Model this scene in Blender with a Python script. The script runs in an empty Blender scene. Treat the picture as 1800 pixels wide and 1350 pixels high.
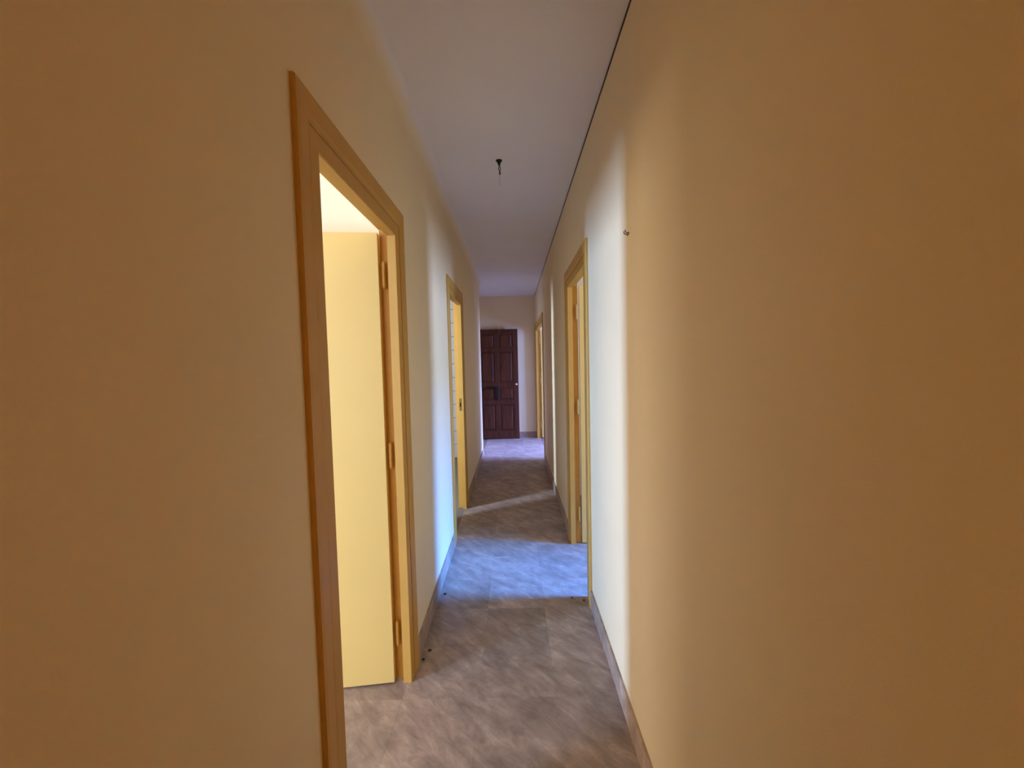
import bpy, bmesh, math, random
from mathutils import Matrix, Vector
random.seed(7)
S = bpy.context.scene
COL = S.collection

# ------------------------------------------------------------------ camera
HC = 1.42
cam = bpy.data.cameras.new('camera'); cam_o = bpy.data.objects.new('camera', cam); COL.objects.link(cam_o)
cam.sensor_fit = 'HORIZONTAL'; cam.sensor_width = 36.0; cam.lens = 748.3 / 1800 * 36.0
cam.clip_start = 0.02; cam.clip_end = 200
RX = Vector((0.99972876, 0.0029927, -0.02309675))
RY = Vector((0.02290313, 0.05363546, 0.99829789))
RZ = Vector((0.00422641, -0.9985561, 0.05355237))
cam_o.matrix_world = Matrix(((RX.x, RY.x, RZ.x, 0), (RX.y, RY.y, RZ.y, 0), (RX.z, RY.z, RZ.z, HC), (0, 0, 0, 1)))
S.camera = cam_o

# ------------------------------------------------------------------ world, exposure
W = bpy.data.worlds.new('sky'); S.world = W; W.use_nodes = True
bg = W.node_tree.nodes['Background']; bg.inputs[0].default_value = (0.45, 0.6, 1.0, 1); bg.inputs[1].default_value = 0.6
S.view_settings.view_transform = 'Standard'; S.view_settings.look = 'None'
S.view_settings.gamma = 1.0; S.view_settings.use_curve_mapping = False
S.view_settings.exposure = 0.25
S.cycles.max_bounces = 14; S.cycles.diffuse_bounces = 10; S.cycles.glossy_bounces = 3
S.cycles.sample_clamp_indirect = 6.0; S.cycles.use_denoising = True

def area(name, loc, target, sx, sy, col, power, spread=180):
    d = bpy.data.lights.new(name, 'AREA'); d.shape = 'RECTANGLE'; d.size = sx; d.size_y = sy
    d.color = col; d.energy = power; d.spread = math.radians(spread)
    o = bpy.data.objects.new(name, d); COL.objects.link(o); o.location = loc
    o.rotation_euler = (Vector(target) - Vector(loc)).to_track_quat('-Z', 'Y').to_euler()
    return o
# daylight and added warm fill in the windows of the side rooms (X beyond the walls): place, aim, size, colour, watts, spread
area('daylight_left_room', (-5.27, -1.36, 1.1), (-0.5, 1.4, 1.1), 0.62, 2.0, (0.32, 0.54, 1.0), 97, 75)
area('warm_fill_left_room_near', (-2.2, -3.02, 1.45), (-1.6, 1.9, 1.3), 2.8, 1.7, (1, 0.8, 0.6), 57)  # added warm fill that brightens the open leaf and its bounce
area('warm_fill_left_room_outer', (-5.27, 0.75, 1.25), (-0.5, 1.3, 1.25), 1.9, 1.9, (1, 0.8, 0.52), 68)  # added warm fill, spreads brightness on the right wall beside the patch
area('daylight_right_room', (2.56, 2.22, 1.55), (0.0, 2.6, 1.4), 0.5, 1.3, (0.4, 0.57, 1), 34, 120)
area('warm_fill_right_room', (1.7, 0.48, 1.45), (1.2, 3.2, 1.3), 1.0, 1.5, (1, 0.82, 0.5), 3.5)  # added warm fill for the leaf in the right room
area('sky_right_room', (6.4, 2.25, 4.5), (0.0, 2.85, 0.9), 1.3, 2.6, (0.02, 0.23, 1), 570, 50)
area('daylight_bathroom', (-3.42, 2.27, 1.5), (-0.4, 4.05, 1.2), 0.26, 1.3, (0.55, 0.7, 1), 115, 95)
area('daylight_far_room', (3.62, 5.85, 1.5), (0.4, 6.9, 1.0), 0.6, 1.7, (0.26, 0.38, 1), 215)
area('sky_far_room', (5.5, 5.8, 3.2), (0.1, 6.9, 0.0), 0.9, 1.0, (0.2, 0.3, 1), 230, 50)
area('daylight_entrance', (-2.45, 8.55, 1.4), (-0.3, 6.9, 1.0), 0.8, 1.6, (0.7, 0.8, 1), 22)
FILL_LAMP = ((1.0, 0.75, 0.37), 320.0)  # colour and strength of the added fill lamp for the near walls

# ------------------------------------------------------------------ materials
def mat(name):
    m = bpy.data.materials.new(name); m.use_nodes = True
    nt = m.node_tree; return m, nt, nt.nodes['Principled BSDF']
def N(nt, t, **k):
    n = nt.nodes.new(t)
    for a, b in k.items():
        if hasattr(n, a): setattr(n, a, b)
    return n
def ramp(nt, stops):
    r = nt.nodes.new('ShaderNodeValToRGB'); e = r.color_ramp.elements
    e[0].position, e[0].color = stops[0][0], (*stops[0][1], 1)
    e[1].position, e[1].color = stops[-1][0], (*stops[-1][1], 1)
    for p, c in stops[1:-1]:
        x = e.new(p); x.color = (*c, 1)
    return r
def simple(name, col, rough=0.5, metallic=0.0, var=0.0, scale=4.0, bump=0.0, bscale=200.0):
    m, nt, b = mat(name); b.inputs['Roughness'].default_value = rough; b.inputs['Metallic'].default_value = metallic
    tc = N(nt, 'ShaderNodeTexCoord')
    if var:
        no = N(nt, 'ShaderNodeTexNoise'); no.inputs['Scale'].default_value = scale; no.inputs['Detail'].default_value = 5
        nt.links.new(tc.outputs['Object'], no.inputs['Vector'])
        r = ramp(nt, [(0.3, tuple(c * (1 - var) for c in col)), (0.7, tuple(min(1, c * (1 + var)) for c in col))])
        nt.links.new(no.outputs['Fac'], r.inputs[0]); nt.links.new(r.outputs[0], b.inputs['Base Color'])
    else:
        b.inputs['Base Color'].default_value = (*col, 1)
    if bump:
        n2 = N(nt, 'ShaderNodeTexNoise'); n2.inputs['Scale'].default_value = bscale; n2.inputs['Detail'].default_value = 3
        nt.links.new(tc.outputs['Object'], n2.inputs['Vector'])
        bp = N(nt, 'ShaderNodeBump'); bp.inputs['Strength'].default_value = bump; bp.inputs['Distance'].default_value = 0.002
        nt.links.new(n2.outputs['Fac'], bp.inputs['Height']); nt.links.new(bp.outputs[0], b.inputs['Normal'])
    return m
M = {}
M['wall'] = simple('cream_wall_paint', (0.83, 0.695, 0.455), 0.75, var=0.02, scale=2.5, bump=0.12, bscale=260)
M['ceiling'] = simple('white_ceiling_paint', (0.80, 0.79, 0.80), 0.85, var=0.015, scale=2, bump=0.15, bscale=220)
M['leaf'] = simple('pale_yellow_door_paint', (0.78, 0.555, 0.168), 0.45, var=0.02, scale=3, bump=0.08, bscale=120)
M['frame'] = simple('ochre_frame_paint', (0.58, 0.325, 0.06), 0.5, var=0.04, scale=6, bump=0.1, bscale=90)
M['iron'] = simple('black_iron', (0.02, 0.018, 0.016), 0.5, 0.6)
M['chrome'] = simple('worn_chrome', (0.75, 0.74, 0.72), 0.22, 1.0)
M['brass'] = simple('dull_brass', (0.5, 0.36, 0.14), 0.4, 0.9)
M['dark'] = simple('dark_brown_matt', (0.05, 0.035, 0.025), 0.7)
M['copper'] = simple('grey_copper_wire', (0.28, 0.25, 0.24), 0.5, 0.3)
M['crumb'] = simple('dark_crumb', (0.05, 0.035, 0.03), 0.9, var=0.3, scale=200)
M['white'] = simple('white_window_paint', (0.75, 0.74, 0.72), 0.4)
M['glass_tile'] = simple('white_glazed_tile', (0.72, 0.72, 0.74), 0.15)
M['grout'] = simple('dark_grout', (0.05, 0.05, 0.055), 0.9)

def stone(name, hue=(1, 1, 1), objrand=True):
    m, nt, b = mat(name)
    tc = N(nt, 'ShaderNodeTexCoord'); oi = N(nt, 'ShaderNodeObjectInfo')
    geo = N(nt, 'ShaderNodeNewGeometry')
    # every piece takes its own cut of the stone
    mul = N(nt, 'ShaderNodeVectorMath', operation='SCALE'); mul.inputs[0].default_value = (37.0, 61.0, 13.0)
    nt.links.new(oi.outputs['Random'], mul.inputs['Scale'])
    add = N(nt, 'ShaderNodeVectorMath', operation='ADD')
    nt.links.new(geo.outputs['Position'], add.inputs[0]); nt.links.new(mul.outputs[0], add.inputs[1])
    half = N(nt, 'ShaderNodeMapping'); half.inputs['Rotation'].default_value = (0, 0, 0.80)
    nt.links.new(geo.outputs['Position'], half.inputs['Vector'])
    mp = N(nt, 'ShaderNodeMapping'); mp.inputs['Scale'].default_value = (2.6, 8.0, 4.0)
    nt.links.new(half.outputs[0], mp.inputs['Vector'])
    n1 = N(nt, 'ShaderNodeTexNoise'); n1.inputs['Scale'].default_value = 2.2; n1.inputs['Detail'].default_value = 10; n1.inputs['Roughness'].default_value = 0.70; n1.inputs['Distortion'].default_value = 0.5
    nt.links.new(mp.outputs[0], n1.inputs['Vector'])
    n2 = N(nt, 'ShaderNodeTexNoise'); n2.inputs['Scale'].default_value = 4.5; n2.inputs['Detail'].default_value = 9; n2.inputs['Roughness'].default_value = 0.68; n2.inputs['Distortion'].default_value = 0.6
    nt.links.new(add.outputs[0], n2.inputs['Vector'])
    c = lambda r, g, bl: (r * hue[0], g * hue[1], bl * hue[2])
    r1 = ramp(nt, [(0.26, c(0.20, 0.147, 0.116)), (0.44, c(0.325, 0.250, 0.203)), (0.57, c(0.41, 0.322, 0.264)), (0.76, c(0.63, 0.51, 0.425))])
    nt.links.new(n1.outputs['Fac'], r1.inputs[0])
    r2 = ramp(nt, [(0.3, (0.70, 0.69, 0.69)), (0.7, (1.22, 1.21, 1.20))])
    nt.links.new(n2.outputs['Fac'], r2.inputs[0])
    mx = N(nt, 'ShaderNodeMix', data_type='RGBA', blend_type='MULTIPLY'); mx.inputs['Factor'].default_value = 1.0
    nt.links.new(r1.outputs[0], mx.inputs['A']); nt.links.new(r2.outputs[0], mx.inputs['B'])
    mr = N(nt, 'ShaderNodeMapRange'); mr.inputs['To Min'].default_value = 0.90; mr.inputs['To Max'].default_value = 1.12
    nt.links.new(oi.outputs['Random'], mr.inputs['Value'])
    mx2 = N(nt, 'ShaderNodeMix', data_type='RGBA', blend_type='MULTIPLY'); mx2.inputs['Factor'].default_value = 1.0
    nt.links.new(mx.outputs['Result'], mx2.inputs['A']); nt.links.new(mr.outputs[0], mx2.inputs['B'])
    nt.links.new(mx2.outputs['Result'], b.inputs['Base Color'])
    rr = N(nt, 'ShaderNodeMapRange'); rr.inputs['To Min'].default_value = 0.42; rr.inputs['To Max'].default_value = 0.62
    nt.links.new(n1.outputs['Fac'], rr.inputs['Value']); nt.links.new(rr.outputs[0], b.inputs['Roughness'])
    bp = N(nt, 'ShaderNodeBump'); bp.inputs['Strength'].default_value = 0.25; bp.inputs['Distance'].default_value = 0.002
    nt.links.new(n1.outputs['Fac'], bp.inputs['Height']); nt.links.new(bp.outputs[0], b.inputs['Normal'])
    return m
M['tile'] = stone('brown_grey_stone_tile')
M['skirting'] = stone('stone_skirting', (1.1, 1.05, 1.0))
M['joint'] = simple('tile_joint_mortar', (0.23, 0.19, 0.16), 0.9)

def wood(name):
    m, nt, b = mat(name)
    tc = N(nt, 'ShaderNodeTexCoord'); mp = N(nt, 'ShaderNodeMapping'); mp.inputs['Scale'].default_value = (14, 14, 1.2)
    nt.links.new(tc.outputs['Object'], mp.inputs['Vector'])
    n1 = N(nt, 'ShaderNodeTexNoise'); n1.inputs['Scale'].default_value = 3; n1.inputs['Detail'].default_value = 6
    nt.links.new(mp.outputs[0], n1.inputs['Vector'])
    r = ramp(nt, [(0.3, (0.050, 0.012, 0.005)), (0.7, (0.100, 0.027, 0.010))])
    nt.links.new(n1.outputs['Fac'], r.inputs[0]); nt.links.new(r.outputs[0], b.inputs['Base Color'])
    b.inputs['Roughness'].default_value = 0.5; b.inputs['Specular IOR Level'].default_value = 0.3
    return m
M['wood'] = wood('dark_reddish_wood')

# ------------------------------------------------------------------ mesh helpers
def bm_box(bm, lo, hi, bevel=0.0):
    x0, y0, z0 = lo; x1, y1, z1 = hi
    v = [bm.verts.new(p) for p in ((x0, y0, z0), (x1, y0, z0), (x1, y1, z0), (x0, y1, z0), (x0, y0, z1), (x1, y0, z1), (x1, y1, z1), (x0, y1, z1))]
    fs = [bm.faces.new([v[i] for i in q]) for q in ((3, 2, 1, 0), (4, 5, 6, 7), (0, 1, 5, 4), (1, 2, 6, 5), (2, 3, 7, 6), (3, 0, 4, 7))]
    if bevel:
        es = list({e for f in fs for e in f.edges})
        bmesh.ops.bevel(bm, geom=es, offset=bevel, segments=2, profile=0.5, affect='EDGES')
def bm_cyl(bm, p0, p1, r, seg=12, r2=None):
    p0, p1 = Vector(p0), Vector(p1); d = p1 - p0
    q = d.to_track_quat('Z', 'Y').to_matrix().to_4x4()
    bmesh.ops.create_cone(bm, cap_ends=True, segments=seg, radius1=r, radius2=r if r2 is None else r2, depth=d.length,
                          matrix=Matrix.Translation((p0 + p1) / 2) @ q)
def bm_tube(bm, pts, r, seg=6):
    rings = []
    for i, p in enumerate(pts):
        p = Vector(p); a = Vector(pts[max(i - 1, 0)]); b = Vector(pts[min(i + 1, len(pts) - 1)])
        q = (b - a).to_track_quat('Z', 'Y')
        rings.append([bm.verts.new(p + q @ Vector((r * math.cos(t * 2 * math.pi / seg), r * math.sin(t * 2 * math.pi / seg), 0))) for t in range(seg)])
    for a, b in zip(rings, rings[1:]):
        for t in range(seg): bm.faces.new((a[t], a[(t + 1) % seg], b[(t + 1) % seg], b[t]))
    bm.faces.new(rings[0][::-1]); bm.faces.new(rings[-1])
def build(name, bm, m, parent=None, smooth=False):
    bmesh.ops.recalc_face_normals(bm, faces=bm.faces)
    me = bpy.data.meshes.new(name); bm.to_mesh(me); bm.free(); me.materials.append(M[m])
    if smooth:
        for p in me.polygons: p.use_smooth = True
    o = bpy.data.objects.new(name, me); COL.objects.link(o)
    if parent: o.parent = parent
    return o
def boxes(name, lst, m, parent=None, bevel=0.0):
    bm = bmesh.new()
    for lo, hi in lst: bm_box(bm, lo, hi, bevel)
    return build(name, bm, m, parent)
def tag(o, label, cat, kind=None, group=None):
    o['label'] = label; o['category'] = cat
    if kind: o['kind'] = kind
    if group: o['group'] = group
    return o
def empty(name, loc=(0, 0, 0)):
    o = bpy.data.objects.new(name, None); COL.objects.link(o); o.location = loc; return o

# ------------------------------------------------------------------ measures
XL, XR = -0.49, 0.42           # corridor wall faces
T = 0.07                       # thin partition walls
H = 2.614                      # ceiling
HEAD = 1.96                    # clear height of the doorways
FR, AR = 0.048, 0.075          # width of frame face, of architrave
YB = -3.0                      # corridor behind the camera
YE = 7.88                      # end wall
YC = 6.45                      # where the left wall ends and the corridor widens
XB = -0.70                     # recessed wall beyond it
OL1 = (1.115, 1.822); OL2 = (3.352, 4.058); OR1 = (2.482, 3.212); OR2 = (6.02, 7.75); OL3 = (6.86, 7.73); OR0 = (-2.42, -1.68)

def wall_x(name, x0, x1, y0, y1, ops, label, m='wall', z1=H):
    """wall running along Y between faces x0, x1 with openings (ya, yb, za, zb)"""
    L = []; y = y0
    for ya, yb, za, zb in sorted(ops):
        L.append(((x0, y, 0), (x1, ya, z1)))
        if za > 0: L.append(((x0, ya, 0), (x1, yb, za)))
        L.append(((x0, ya, zb), (x1, yb, z1))); y = yb
    L.append(((x0, y, 0), (x1, y1, z1)))
    return tag(boxes(name, L, m), label, 'wall', 'structure')
def wall_y(name, y0, y1, x0, x1, label, m='wall', ops=()):
    L = []; x = x0
    for xa, xb, za, zb in sorted(ops):
        L.append(((x, y0, 0), (xa, y1, H)))
        if za > 0: L.append(((xa, y0, 0), (xb, y1, za)))
        L.append(((xa, y0, zb), (xb, y1, H))); x = xb
    L.append(((x, y0, 0), (x1, y1, H)))
    return tag(boxes(name, L, m), label, 'wall', 'structure')
op = lambda o: (o[0] - FR, o[1] + FR, 0, HEAD + FR)

wall_x('wall_left', XL - T, XL, YB, YC, [op(OL1), op(OL2)], 'cream painted left wall of the corridor with two yellow doorways')
wall_x('wall_right', XR, XR + T, YB, YE, [op(OR0), op(OR1), op(OR2)], 'cream painted right wall of the corridor lit by a tall bright patch')
wall_y('wall_end', YE, YE + 0.12, XB - 0.12, 4.0, 'cream end wall of the corridor behind the dark wooden door')
wall_x('wall_recess', XB - 0.12, XB, YC - 0.0, YE, [(OL3[0], OL3[1], 0, 2.03)], 'recessed cream wall to the left of the dark wooden door')
wall_y('wall_corner', YC - 0.08, YC, XB - 0.12, XL - T, 'short return of the left wall where the corridor widens')
wall_y('wall_back', YB - 0.1, YB, XL - T, XR + T, 'cream wall closing the corridor behind the viewer')
tag(boxes('ceiling', [((-5.6, YB - 0.1, H), (4.2, 9.6, H + 0.1))], 'ceiling'), 'plain white painted ceiling', 'ceiling', 'structure')
floor = tag(boxes('floor', [((-5.6, YB - 0.1, -0.1), (4.2, 9.6, -0.006))], 'joint'), 'brown grey stone tiled floor of the corridor', 'floor', 'structure')

# side rooms
wall_x('wall_left_room_window', -5.3, -5.2, -3.0, 2.0, [(-1.67, -1.05, 0.1, 2.1), (-0.2, 1.7, 0.3, 2.2)], 'window wall of the left room')
wall_y('wall_left_room_near', -3.0, -2.9, -5.2, XL - T, 'near wall of the left room', ops=[(-3.6, -0.8, 0.6, 2.3)])
wall_y('wall_left_room_far', 1.95, 2.0, -5.2, XL - T, 'far wall of the left room')
wall_x('wall_right_room_window', 2.4, 2.5, 0.6, 4.4, [(1.45, 2.95, 0.9, 2.52)], 'window wall of the right room')
wall_y('wall_right_room_near', 0.5, 0.6, XR + T, 2.5, 'near wall of the right room', ops=[(1.2, 2.2, 0.7, 2.2)])
wall_y('wall_right_room_far', 4.4, 4.5, XR + T, 2.5, 'far wall of the right room')
wall_x('wall_fill_room_outer', 2.4, 2.5, YB, 0.5, [], 'outer wall of the room added behind the viewer for the fill lamp')  # room added so the fill lamp reaches the corridor by bounce
wall_y('wall_fill_room_near', YB - 0.1, YB, XR + T, 2.5, 'near wall of the room added behind the viewer for the fill lamp')
wall_x('wall_bathroom_window', -3.4, -3.3, 2.0, 6.3, [(2.12, 2.42, 0.85, 2.15)], 'outer wall of the bathroom')
wall_y('wall_bathroom_near', 2.0, 2.05, -3.3, XL - T, 'near wall of the bathroom')
bath = wall_y('wall_bathroom_far', 6.30, 6.37, -3.3, XL - T, 'white tiled far wall of the bathroom with dark joints', m='grout')
wall_x('wall_far_room_window', 3.4, 3.5, 4.9, YE, [(5.45, 6.55, 0.6, 2.4)], 'window wall of the far right room')
wall_y('wall_far_room_near', 4.8, 4.9, XR + T, 3.5, 'near wall of the far right room')
wall_x('wall_entrance_outer', -2.7, -2.6, YC, 9.4, [], 'outer wall of the entrance room')
wall_y('wall_entrance_far', 9.3, 9.4, -2.6, XB - 0.12, 'far wall of the entrance room')
wall_x('wall_entrance_side', XB - 0.13, XB - 0.12, YE, 9.3, [], 'side wall of the entrance room')
wall_y('wall_entrance_near', YC - 0.08, YC, -2.6, XB - 0.12, 'near wall of the entrance room')

# ------------------------------------------------------------------ floor tiles
TS = 0.326
def tile_mesh(w, d):
    bm = bmesh.new(); g = 0.0002
    bm_box(bm, (g, g, -0.006), (w - g, d - g, 0.0))
    bmesh.ops.recalc_face_normals(bm, faces=bm.faces)
    me = bpy.data.meshes.new('floor_tile'); bm.to_mesh(me); bm.free(); me.materials.append(M['tile']); return me
TM = tile_mesh(TS, TS)
X0 = -0.178 - 4 * TS; Y0 = 2.705 - 7 * TS
cnt = 0
for i in range(0, 9):
    for j in range(0, 24):
        x, y = X0 + i * TS, Y0 + j * TS
        core = -0.82 < x < 0.45
        if not core and not (x < 0 and y < 2.6) and not (x > 0 and 2.2 < y < 3.5): continue
        if y > YE: continue
        o = bpy.data.objects.new('floor_tile', TM); COL.objects.link(o); o.parent = floor; o.location = (x, y, 0); cnt += 1

# ------------------------------------------------------------------ skirting of stone pieces
def skirting(name, runs, label, hgt=0.104, th=0.010):
    par = None
    for (axis, face, nrm, a, b) in runs:
        n = max(1, round((b - a) / 0.34)); st = (b - a) / n
        for k in range(n):
            p, q = a + k * st + 0.0006, a + (k + 1) * st - 0.0006
            t = th + random.uniform(-0.0012, 0.0012); h = hgt + random.uniform(-0.0015, 0.0015)
            f0, f1 = sorted((face, face + nrm * t))
            lo, hi = ((f0, p, 0), (f1, q, h)) if axis == 'y' else ((p, f0, 0), (q, f1, h))
            if par is None:
                par = boxes(name, [(lo, hi)], 'skirting', None, 0.0012); tag(par, label, 'baseboard', 'structure')
            else:
                boxes('skirting_piece', [(lo, hi)], 'skirting', par, 0.0012)
    return par
e = FR + AR
skirting('baseboard_left', [('y', XL, 1, YB, OL1[0] - e), ('y', XL, 1, OL1[1] + e, OL2[0] - e), ('y', XL, 1, OL2[1] + e, YC), ('x', YC, 1, XB, XL)], 'brown grey stone skirting along the left wall')
skirting('baseboard_right', [('y', XR, -1, YB, OR0[0] - e), ('y', XR, -1, OR0[1] + e, OR1[0] - e), ('y', XR, -1, OR1[1] + e, OR2[0] - e)], 'brown grey stone skirting along the right wall')
skirting('baseboard_end', [('x', YE, -1, XB, XR)], 'stone skirting at the foot of the end wall')

# ------------------------------------------------------------------ yellow door frames
# profile across the frame: u outward from the clear opening, v out of the wall face
LIN = [(0.0, 0.004), (0.003, 0.007), (FR, 0.007), (FR, -T - 0.004), (0.034, -T - 0.004), (0.034, -0.031), (0.0, -0.031)]
ARC = [(FR + 0.003, 0.0), (FR + 0.003, 0.008), (FR + 0.005, 0.010), (FR + 0.013, 0.0085), (FR + 0.022, 0.012), (FR + 0.060, 0.0145), (FR + AR - 0.003, 0.013), (FR + AR, 0.009), (FR + AR, 0.0)]
def sweep(name, prof, face, n, y0, y1, head, which, m, parent):
    bm = bmesh.new()
    rings = []
    for end in (0, 1):
        ring = []
        for u, v in prof:
            x = face + n * v
            if which == 'near':  p = (x, y0 - u, 0.0 if end == 0 else head + u)
            elif which == 'far': p = (x, y1 + u, 0.0 if end == 0 else head + u)
            else:                p = (x, (y0 - u) if end == 0 else (y1 + u), head + u)
            ring.append(bm.verts.new(p))
        rings.append(ring)
    k = len(prof)
    for i in range(k): bm.faces.new((rings[0][i], rings[0][(i + 1) % k], rings[1][(i + 1) % k], rings[1][i]))
    bm.faces.new(rings[0]); bm.faces.new(rings[1][::-1])
    return build(name, bm, m, parent)
def hinge(parent, loc, hgt=0.09, m='frame'):
    bm = bmesh.new()
    bm_cyl(bm, (loc[0], loc[1], loc[2] - hgt / 2), (loc[0], loc[1], loc[2] + hgt / 2), 0.0075, 12)
    for s in (-1, 1):
        bm_cyl(bm, (loc[0], loc[1], loc[2] + s * hgt / 2), (loc[0], loc[1], loc[2] + s * (hgt / 2 + 0.009)), 0.0075, 12, 0.003)
    bm_cyl(bm, (loc[0], loc[1], loc[2] - 0.0015), (loc[0], loc[1], loc[2] + 0.0015), 0.0088, 12)
    return build('hinge', bm, m, parent)
def frame(door, face, n, op_, m='frame'):
    for w in ('near', 'far', 'head'):
        sweep('jamb' if w != 'head' else 'head_jamb', LIN, face, n, op_[0], op_[1], HEAD, w, m, door)
        sweep('architrave' if w != 'head' else 'head_architrave', ARC, face, n, op_[0], op_[1], HEAD, w, m, door)
def leaf(door, hx, hy, ang, width, side, hgt=1.964, th=0.038, gap=0.008, off=0.0, x0=0.004):
    """flush leaf hinged at (hx, hy); runs along local +X, thickness in local Y on 'side'"""
    y0, y1 = (off, off + th) if side > 0 else (off - th, off)
    bm = bmesh.new(); bm_box(bm, (x0, y0, gap), (width, y1, gap + hgt), 0.0018)
    o = build('door_leaf', bm, 'leaf', door); o.location = (hx, hy, 0); o.rotation_euler = (0, 0, ang)
    # lever handles with long plates on both faces, lock plate in the edge
    for s, yy in ((1, y1), (-1, y0)):
        boxes('handle_plate', [((width - 0.085, min(yy, yy + s * 0.003), 0.90), (width - 0.045, max(yy, yy + s * 0.003), 1.12))], 'chrome', o, 0.001)
        b2 = bmesh.new(); bm_tube(b2, [(width - 0.065, yy, 1.05), (width - 0.065, yy + s * 0.045, 1.05), (width - 0.08, yy + s * 0.052, 1.05), (width - 0.18, yy + s * 0.050, 1.048)], 0.008, 8)
        build('lever_bar', b2, 'chrome', o, True)
    boxes('lock_plate', [((width - 0.0005, (y0 + y1) / 2 - 0.01, 0.93), (width + 0.001, (y0 + y1) / 2 + 0.01, 1.12))], 'chrome', o)
    return o

# door 1: first doorway on the left, leaf swung into the room
d1 = tag(empty('door_1', (0, 0, 0)), 'tall yellow doorway nearest on the left with its pale yellow door open', 'door', 'structure')
frame(d1, XL, 1, OL1)
xr = XL - T - 0.004
leaf(d1, xr + 0.009, OL1[1] - 0.006, math.radians(180 + 7.0), 0.715, -1)
for z in (1.80, 1.02, 0.22): hinge(d1, (xr + 0.020, OL1[1] + 0.012, z), 0.10)

# door 2: doorway on the right
d2 = tag(empty('door_2'), 'yellow doorway on the right wall with blue daylight on the floor', 'door', 'structure')
frame(d2, XR, -1, OR1)
xr = XR + T + 0.004
leaf(d2, xr + 0.003, OR1[1] + 0.008, math.radians(-4), 0.738, 1)
for z in (1.78, 1.06, 0.23): hinge(d2, (xr - 0.012, OR1[1] + 0.014, z), 0.10)

# door 3: second doorway on the left, the tiled bathroom
d3 = tag(empty('door_3'), 'yellow doorway on the left wall opening on white bathroom tiles', 'door', 'structure')
frame(d3, XL, 1, OL2)
xr = XL - T - 0.004
leaf(d3, xr - 0.0006, OL2[0] - 0.036, math.radians(90 + 82.5), 0.715, -1, off=0.0, x0=0.0)
for z in (1.80, 1.02, 0.22): hinge(d3, (xr + 0.014, OL2[0] - 0.014, z), 0.10)
kp = boxes('strike_plate', [((XL - 0.036, OL2[1] - 0.0015, 0.955), (XL - 0.014, OL2[1] + 0.0005, 1.075))], 'brass', d3)
kp['label'] = 'small metal strike plate with a dark latch hole'
boxes('latch_hole', [((XL - 0.031, OL2[1] - 0.0022, 0.995), (XL - 0.020, OL2[1] - 0.0012, 1.035))], 'iron', kp)

# door 4: wide doorway at the far right, two leaves folded into the room
d4 = tag(empty('door_4'), 'wide yellow doorway at the far right end beside the end wall', 'door', 'structure')
frame(d4, XR, -1, OR2)
xr = XR + T + 0.004
leaf(d4, xr + 0.003, OR2[1] + 0.006, math.radians(-3), 0.86, 1)
leaf(d4, xr + 0.003, OR2[0] - 0.006, math.radians(3), 0.86, -1)
for yy in (OR2[1] + 0.003, OR2[0] - 0.003):
    for z in (1.78, 1.06, 0.23): hinge(d4, (xr - 0.012, yy, z), 0.10)

# door 6: doorway added behind the viewer to let the fill light through
d6 = tag(empty('added_door_6'), 'yellow doorway added behind the viewer to let in the fill light', 'door', 'structure')
frame(d6, XR, -1, OR0)

# ------------------------------------------------------------------ dark panelled door standing open at the end
d5 = tag(empty('door_5', (0, 0, 0)), 'dark reddish brown panelled wooden door standing open before the end wall', 'door', 'structure')
LY0, LY1 = 7.72, 7.762
LX0, LX1, LZ0, LZ1 = -0.680, 0.086, 0.010, 2.0
SW, MW = 0.085, 0.07
midx = (LX0 + LX1) / 2
rows = [(0.150, 0.640), (0.715, 0.950), (1.027, 1.600), (1.658, 1.925)]
fr = []
bmf = bmesh.new()
for a, b in ((LX0, LX0 + SW), (LX1 - SW, LX1)): bm_box(bmf, (a, LY0, LZ0), (b, LY1, LZ1), 0.002)
zs = [LZ0] + [z for r_ in rows for z in r_] + [LZ1]
for k in range(0, len(zs), 2): bm_box(bmf, (LX0 + SW, LY0 + 0.001, zs[k]), (LX1 - SW, LY1 - 0.001, zs[k + 1]), 0.002)
for a, b in rows: bm_box(bmf, (midx - MW / 2, LY0 + 0.001, a), (midx + MW / 2, LY1 - 0.001, b), 0.002)
lf = build('door_leaf', bmf, 'wood', d5)
for a, b in rows:
    for xa, xb in ((LX0 + SW, midx - MW / 2), (midx + MW / 2, LX1 - SW)):
        bm = bmesh.new()
        # raised and fielded panel: flat field, sloping margin
        def ring(i, y): return [bm.verts.new(p) for p in ((xa + i, y, a + i), (xb - i, y, a + i), (xb - i, y, b - i), (xa + i, y, b - i))]
        seq = [ring(-0.003, LY1 - 0.006), ring(-0.003, LY0 + 0.016), ring(0.012, LY0 + 0.016), ring(0.042, LY0 + 0.006), ring(0.044, LY0 + 0.005)]
        for r1, r2 in zip(seq, seq[1:]):
            for q in range(4): bm.faces.new((r1[q], r1[(q + 1) % 4], r2[(q + 1) % 4], r2[q]))
        bm.faces.new(seq[0]); bm.faces.new(seq[-1][::-1])
        build('panel', bm, 'wood', lf)
        bm = bmesh.new(); w_ = 0.010
        for lo, hi in (((xa, LY0 + 0.002, a), (xa + w_, LY0 + 0.016, b)), ((xb - w_, LY0 + 0.002, a), (xb, LY0 + 0.016, b)),
                       ((xa + w_, LY0 + 0.002, a), (xb - w_, LY0 + 0.016, a + w_)), ((xa + w_, LY0 + 0.002, b - w_), (xb - w_, LY0 + 0.016, b))):
            bm_box(bm, lo, hi, 0.003)
        build('moulding', bm, 'wood', lf)
bm = bmesh.new()  # black upright plate with a bar near its top
bm_box(bm, (-0.345, LY0 - 0.006, 0.715), (-0.285, LY0 + 0.004, 0.975), 0.002)
ip = build('black_plate', bm, 'iron', lf); ip['label'] = 'black upright plate'
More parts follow.
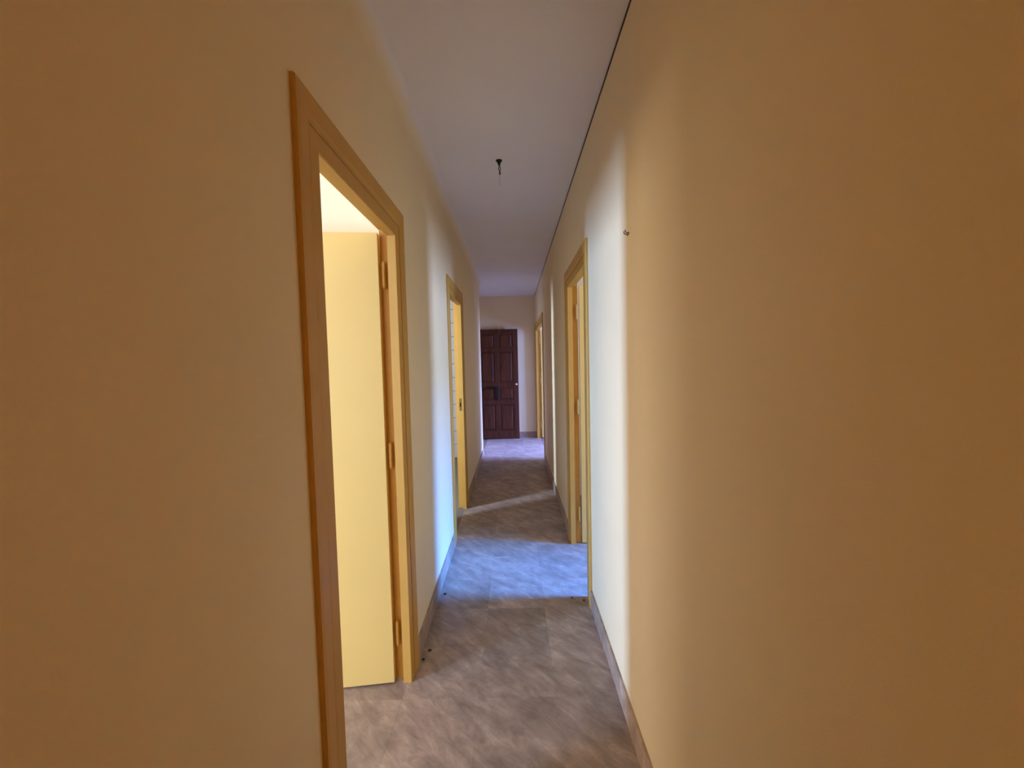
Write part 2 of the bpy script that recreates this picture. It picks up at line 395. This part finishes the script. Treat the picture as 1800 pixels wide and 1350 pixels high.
bm = bmesh.new(); bm_tube(bm, [(-0.315, LY0 - 0.004, 0.955), (-0.315, LY0 - 0.05, 0.955), (-0.335, LY0 - 0.058, 0.957), (-0.43, LY0 - 0.056, 0.965), (-0.50, LY0 - 0.050, 0.962)], 0.015, 8)
build('lever_bar', bm, 'iron', lf, True)['label'] = 'black horizontal bar'
bm = bmesh.new(); bm_cyl(bm, (0.046, LY0 - 0.006, 1.0), (0.046, LY0 + 0.002, 1.0), 0.026, 20); bm_cyl(bm, (0.046, LY0 - 0.030, 1.0), (0.046, LY0, 1.0), 0.010, 14)
bmesh.ops.create_uvsphere(bm, u_segments=16, v_segments=10, radius=0.021, matrix=Matrix.Translation((0.046, LY0 - 0.038, 1.0)))
build('knob', bm, 'chrome', lf, True)['label'] = 'small chrome knob'
for z in (0.25, 1.02, 1.78): hinge(d5, (LX0 - 0.006, LY1 + 0.002, z), 0.09, 'iron')
# lining of the doorway the dark door belongs to
for nm, lo, hi in (('jamb', (XB - 0.125, OL3[0] - 0.001, 0), (XB + 0.004, OL3[0] + 0.03, 2.03)), ('jamb', (XB - 0.125, OL3[1] - 0.012, 0), (XB + 0.004, OL3[1] + 0.001, 2.03)),
                   ('head_jamb', (XB - 0.125, OL3[0] + 0.03, 2.005), (XB + 0.004, OL3[1] - 0.012, 2.031))):
    boxes(nm, [(lo, hi)], 'wood', d5, 0.0015)

# ------------------------------------------------------------------ bathroom wall tiles
bm = bmesh.new(); bm_box(bm, (0.0035, -0.006, 0.0035), (0.1965, 0.0, 0.1965), 0.0012)
bmesh.ops.recalc_face_normals(bm, faces=bm.faces)
BT = bpy.data.meshes.new('wall_tile'); bm.to_mesh(BT); bm.free(); BT.materials.append(M['glass_tile'])
for i in range(10):
    for k in range(13):
        o = bpy.data.objects.new('wall_tile', BT); COL.objects.link(o); o.parent = bath; o.location = (XL - T - 0.2 * (i + 1) - 0.03, 6.30, 0.2 * k)

# ------------------------------------------------------------------ windows of the side rooms
def window(name, axis, c, a0, a1, z0, z1, label, cas=2):
    w = tag(empty(name), label, 'window', 'structure')
    def bx(n_, lo, hi, m='white'):
        (a, z), (b, zz) = lo, hi
        if axis == 'x': boxes(n_, [((c - 0.025, a, z), (c + 0.025, b, zz))], m, w, 0.003)
        else: boxes(n_, [((a, c - 0.025, z), (b, c + 0.025, zz))], m, w, 0.003)
    f = 0.045
    bx('stile', (a0, z0), (a0 + f, z1)); bx('stile', (a1 - f, z0), (a1, z1)); bx('rail', (a0 + f, z0), (a1 - f, z0 + f)); bx('rail', (a0 + f, z1 - f), (a1 - f, z1))
    if cas == 2:
        m_ = (a0 + a1) / 2; bx('mullion', (m_ - 0.03, z0 + f), (m_ + 0.03, z1 - f))
    return w
window('window_1', 'x', -5.25, -1.67, -1.05, 0.1, 2.1, 'narrow white balcony window of the left room', 1)
window('fill_window_6', 'x', -5.25, -0.2, 1.7, 0.3, 2.2, 'wide white window added opposite the doorway for warm fill light')  # window added to carry the outer warm fill
window('fill_window_7', 'y', 0.55, 1.2, 2.2, 0.7, 2.2, 'white window added in the right room for warm fill light')  # window added to carry the right room's warm fill
window('window_2', 'x', 2.45, 1.45, 2.95, 0.9, 2.52, 'white window of the right room', 1)
window('window_3', 'x', -3.35, 2.12, 2.42, 0.85, 2.15, 'narrow white window of the bathroom', 1)
window('fill_window_5', 'y', -2.95, -3.6, -0.8, 0.6, 2.3, 'wide white window added in the left room for warm fill light')  # window added to carry the near warm fill
window('window_4', 'x', 3.45, 5.45, 6.55, 0.6, 2.4, 'white window of the far right room')

# ------------------------------------------------------------------ small things
# dark strip along the angle of ceiling and right wall
tr = boxes('trim_1', [((XR - 0.004, YB, H - 0.0065), (XR, YE, H))], 'dark'); tag(tr, 'thin dark strip along the angle of right wall and ceiling', 'trim', 'structure')

# soft plaster cove between left wall and ceiling, wall paint running out into ceiling white
m, nt, b = mat('cove_paint'); b.inputs['Roughness'].default_value = 0.8
geo = N(nt, 'ShaderNodeNewGeometry'); sp = N(nt, 'ShaderNodeSeparateXYZ'); nt.links.new(geo.outputs['Position'], sp.inputs[0])
mr = N(nt, 'ShaderNodeMapRange'); mr.inputs['From Min'].default_value = XL + 0.004; mr.inputs['From Max'].default_value = XL + 0.05; nt.links.new(sp.outputs['X'], mr.inputs['Value'])
rc = ramp(nt, [(0.0, (0.83, 0.695, 0.455)), (1.0, (0.80, 0.79, 0.80))]); nt.links.new(mr.outputs[0], rc.inputs[0]); nt.links.new(rc.outputs[0], b.inputs['Base Color']); M['cove'] = m
bm = bmesh.new(); CR = 0.07; prof = [(XL, H)] + [(XL + CR - CR * math.cos(t * math.pi / 20), H - CR + CR * math.sin(t * math.pi / 20)) for t in range(11)]
ra = [bm.verts.new((x, YB, z)) for x, z in prof]; rb = [bm.verts.new((x, YC, z)) for x, z in prof]
for i in range(len(prof)): j = (i + 1) % len(prof); bm.faces.new((ra[i], ra[j], rb[j], rb[i]))
bm.faces.new(ra); bm.faces.new(rb[::-1])
cv = build('trim_2', bm, 'cove'); tag(cv, 'soft rounded plaster angle between left wall and ceiling', 'trim', 'structure')

# bare lamp wires hanging from the ceiling
hk = tag(empty('ceiling_wires', (-0.058, 2.6, H)), 'bare dark lamp wires hanging from a small ceiling rose', 'wire')
bm = bmesh.new(); bm_cyl(bm, (0, 0, -0.004), (0, 0, 0), 0.019, 20); bm_cyl(bm, (0, 0, -0.026), (0, 0, -0.004), 0.006, 12, 0.014)
build('ceiling_rose', bm, 'iron', hk)
for ph in (0, math.pi):
    bm = bmesh.new()
    pts = []
    for k in range(13):
        t = k / 12; a_ = ph + t * 7; r_ = 0.006 * (1 - abs(t - 0.25)) + 0.0012
        pts.append((r_ * math.cos(a_) + 0.004 * t, r_ * 0.7 * math.sin(a_), -0.02 - 0.062 * t))
    bm_tube(bm, pts, 0.0026, 6); build('wire', bm, 'dark', hk, True)
bm = bmesh.new(); bm_tube(bm, [(0.003, 0, -0.075), (0.001, 0, -0.095), (0.002, 0, -0.12), (0.005, 0, -0.145)], 0.0011, 6)
build('wire', bm, 'copper', hk, True)['label'] = 'thin bare copper strand'

# small hook left in the right wall
hw = tag(empty('wall_hook', (XR, 1.544, 1.865)), 'tiny metal bracket with two prongs on the right wall', 'hook')
boxes('plate', [((-0.002, -0.012, -0.006), (0.0, 0.012, 0.002))], 'copper', hw)
for s in (-1, 1):
    bm = bmesh.new(); bm_tube(bm, [(0.0, s * 0.009, 0), (-0.010, s * 0.009, 0), (-0.013, s * 0.009, 0.003), (-0.0135, s * 0.009, 0.010)], 0.0016, 6)
    build('prong', bm, 'dark', hw, True)

# crumbs on the floor
def crumb(x, y, s, label):
    bm = bmesh.new(); bmesh.ops.create_icosphere(bm, subdivisions=2, radius=s)
    for v in bm.verts:
        v.co *= random.uniform(0.72, 1.2); v.co.z *= 0.5
    lo = min(v.co.z for v in bm.verts)
    for v in bm.verts: v.co.z -= lo
    o = build('debris_crumb', bm, 'crumb'); o.location = (x, y, 0.0); o.rotation_euler = (0, 0, random.uniform(0, 6))
    tag(o, label, 'debris', None, 'crumbs on the corridor floor')
crumb(-0.452, 2.539, 0.010, 'dark crumb on the floor against the left skirting')
crumb(0.318, 2.47, 0.007, 'small dark crumb on the floor near the right doorway')
crumb(0.385, 2.44, 0.008, 'dark crumb at the end of the right skirting')
crumb(-0.463, 1.965, 0.007, 'dark crumb beside the nearest left door frame')
crumb(-0.445, 2.03, 0.008, 'dark crumb by the left skirting behind the nearest door frame')

# added warm fill lamp, shaped as a ceiling lamp, behind the viewer
lp = tag(empty('fill_lamp', (1.45, -1.95, H)), 'added fill lamp, a round opal glass globe, in the room behind the viewer', 'lamp')
bm = bmesh.new(); bm_cyl(bm, (0, 0, -0.03), (0, 0, 0), 0.07, 24); build('fill_lamp_base', bm, 'white', lp)
m, nt, b = mat('fill_lamp_glass'); b.inputs['Base Color'].default_value = (0.8, 0.75, 0.65, 1); b.inputs['Emission Color'].default_value = (*FILL_LAMP[0], 1); b.inputs['Emission Strength'].default_value = FILL_LAMP[1]; M['opal'] = m
bm = bmesh.new(); bmesh.ops.create_uvsphere(bm, u_segments=24, v_segments=14, radius=0.11, matrix=Matrix.Translation((0, 0, -0.125))); build('fill_lamp_shade', bm, 'opal', lp, True)
print('tiles', cnt)
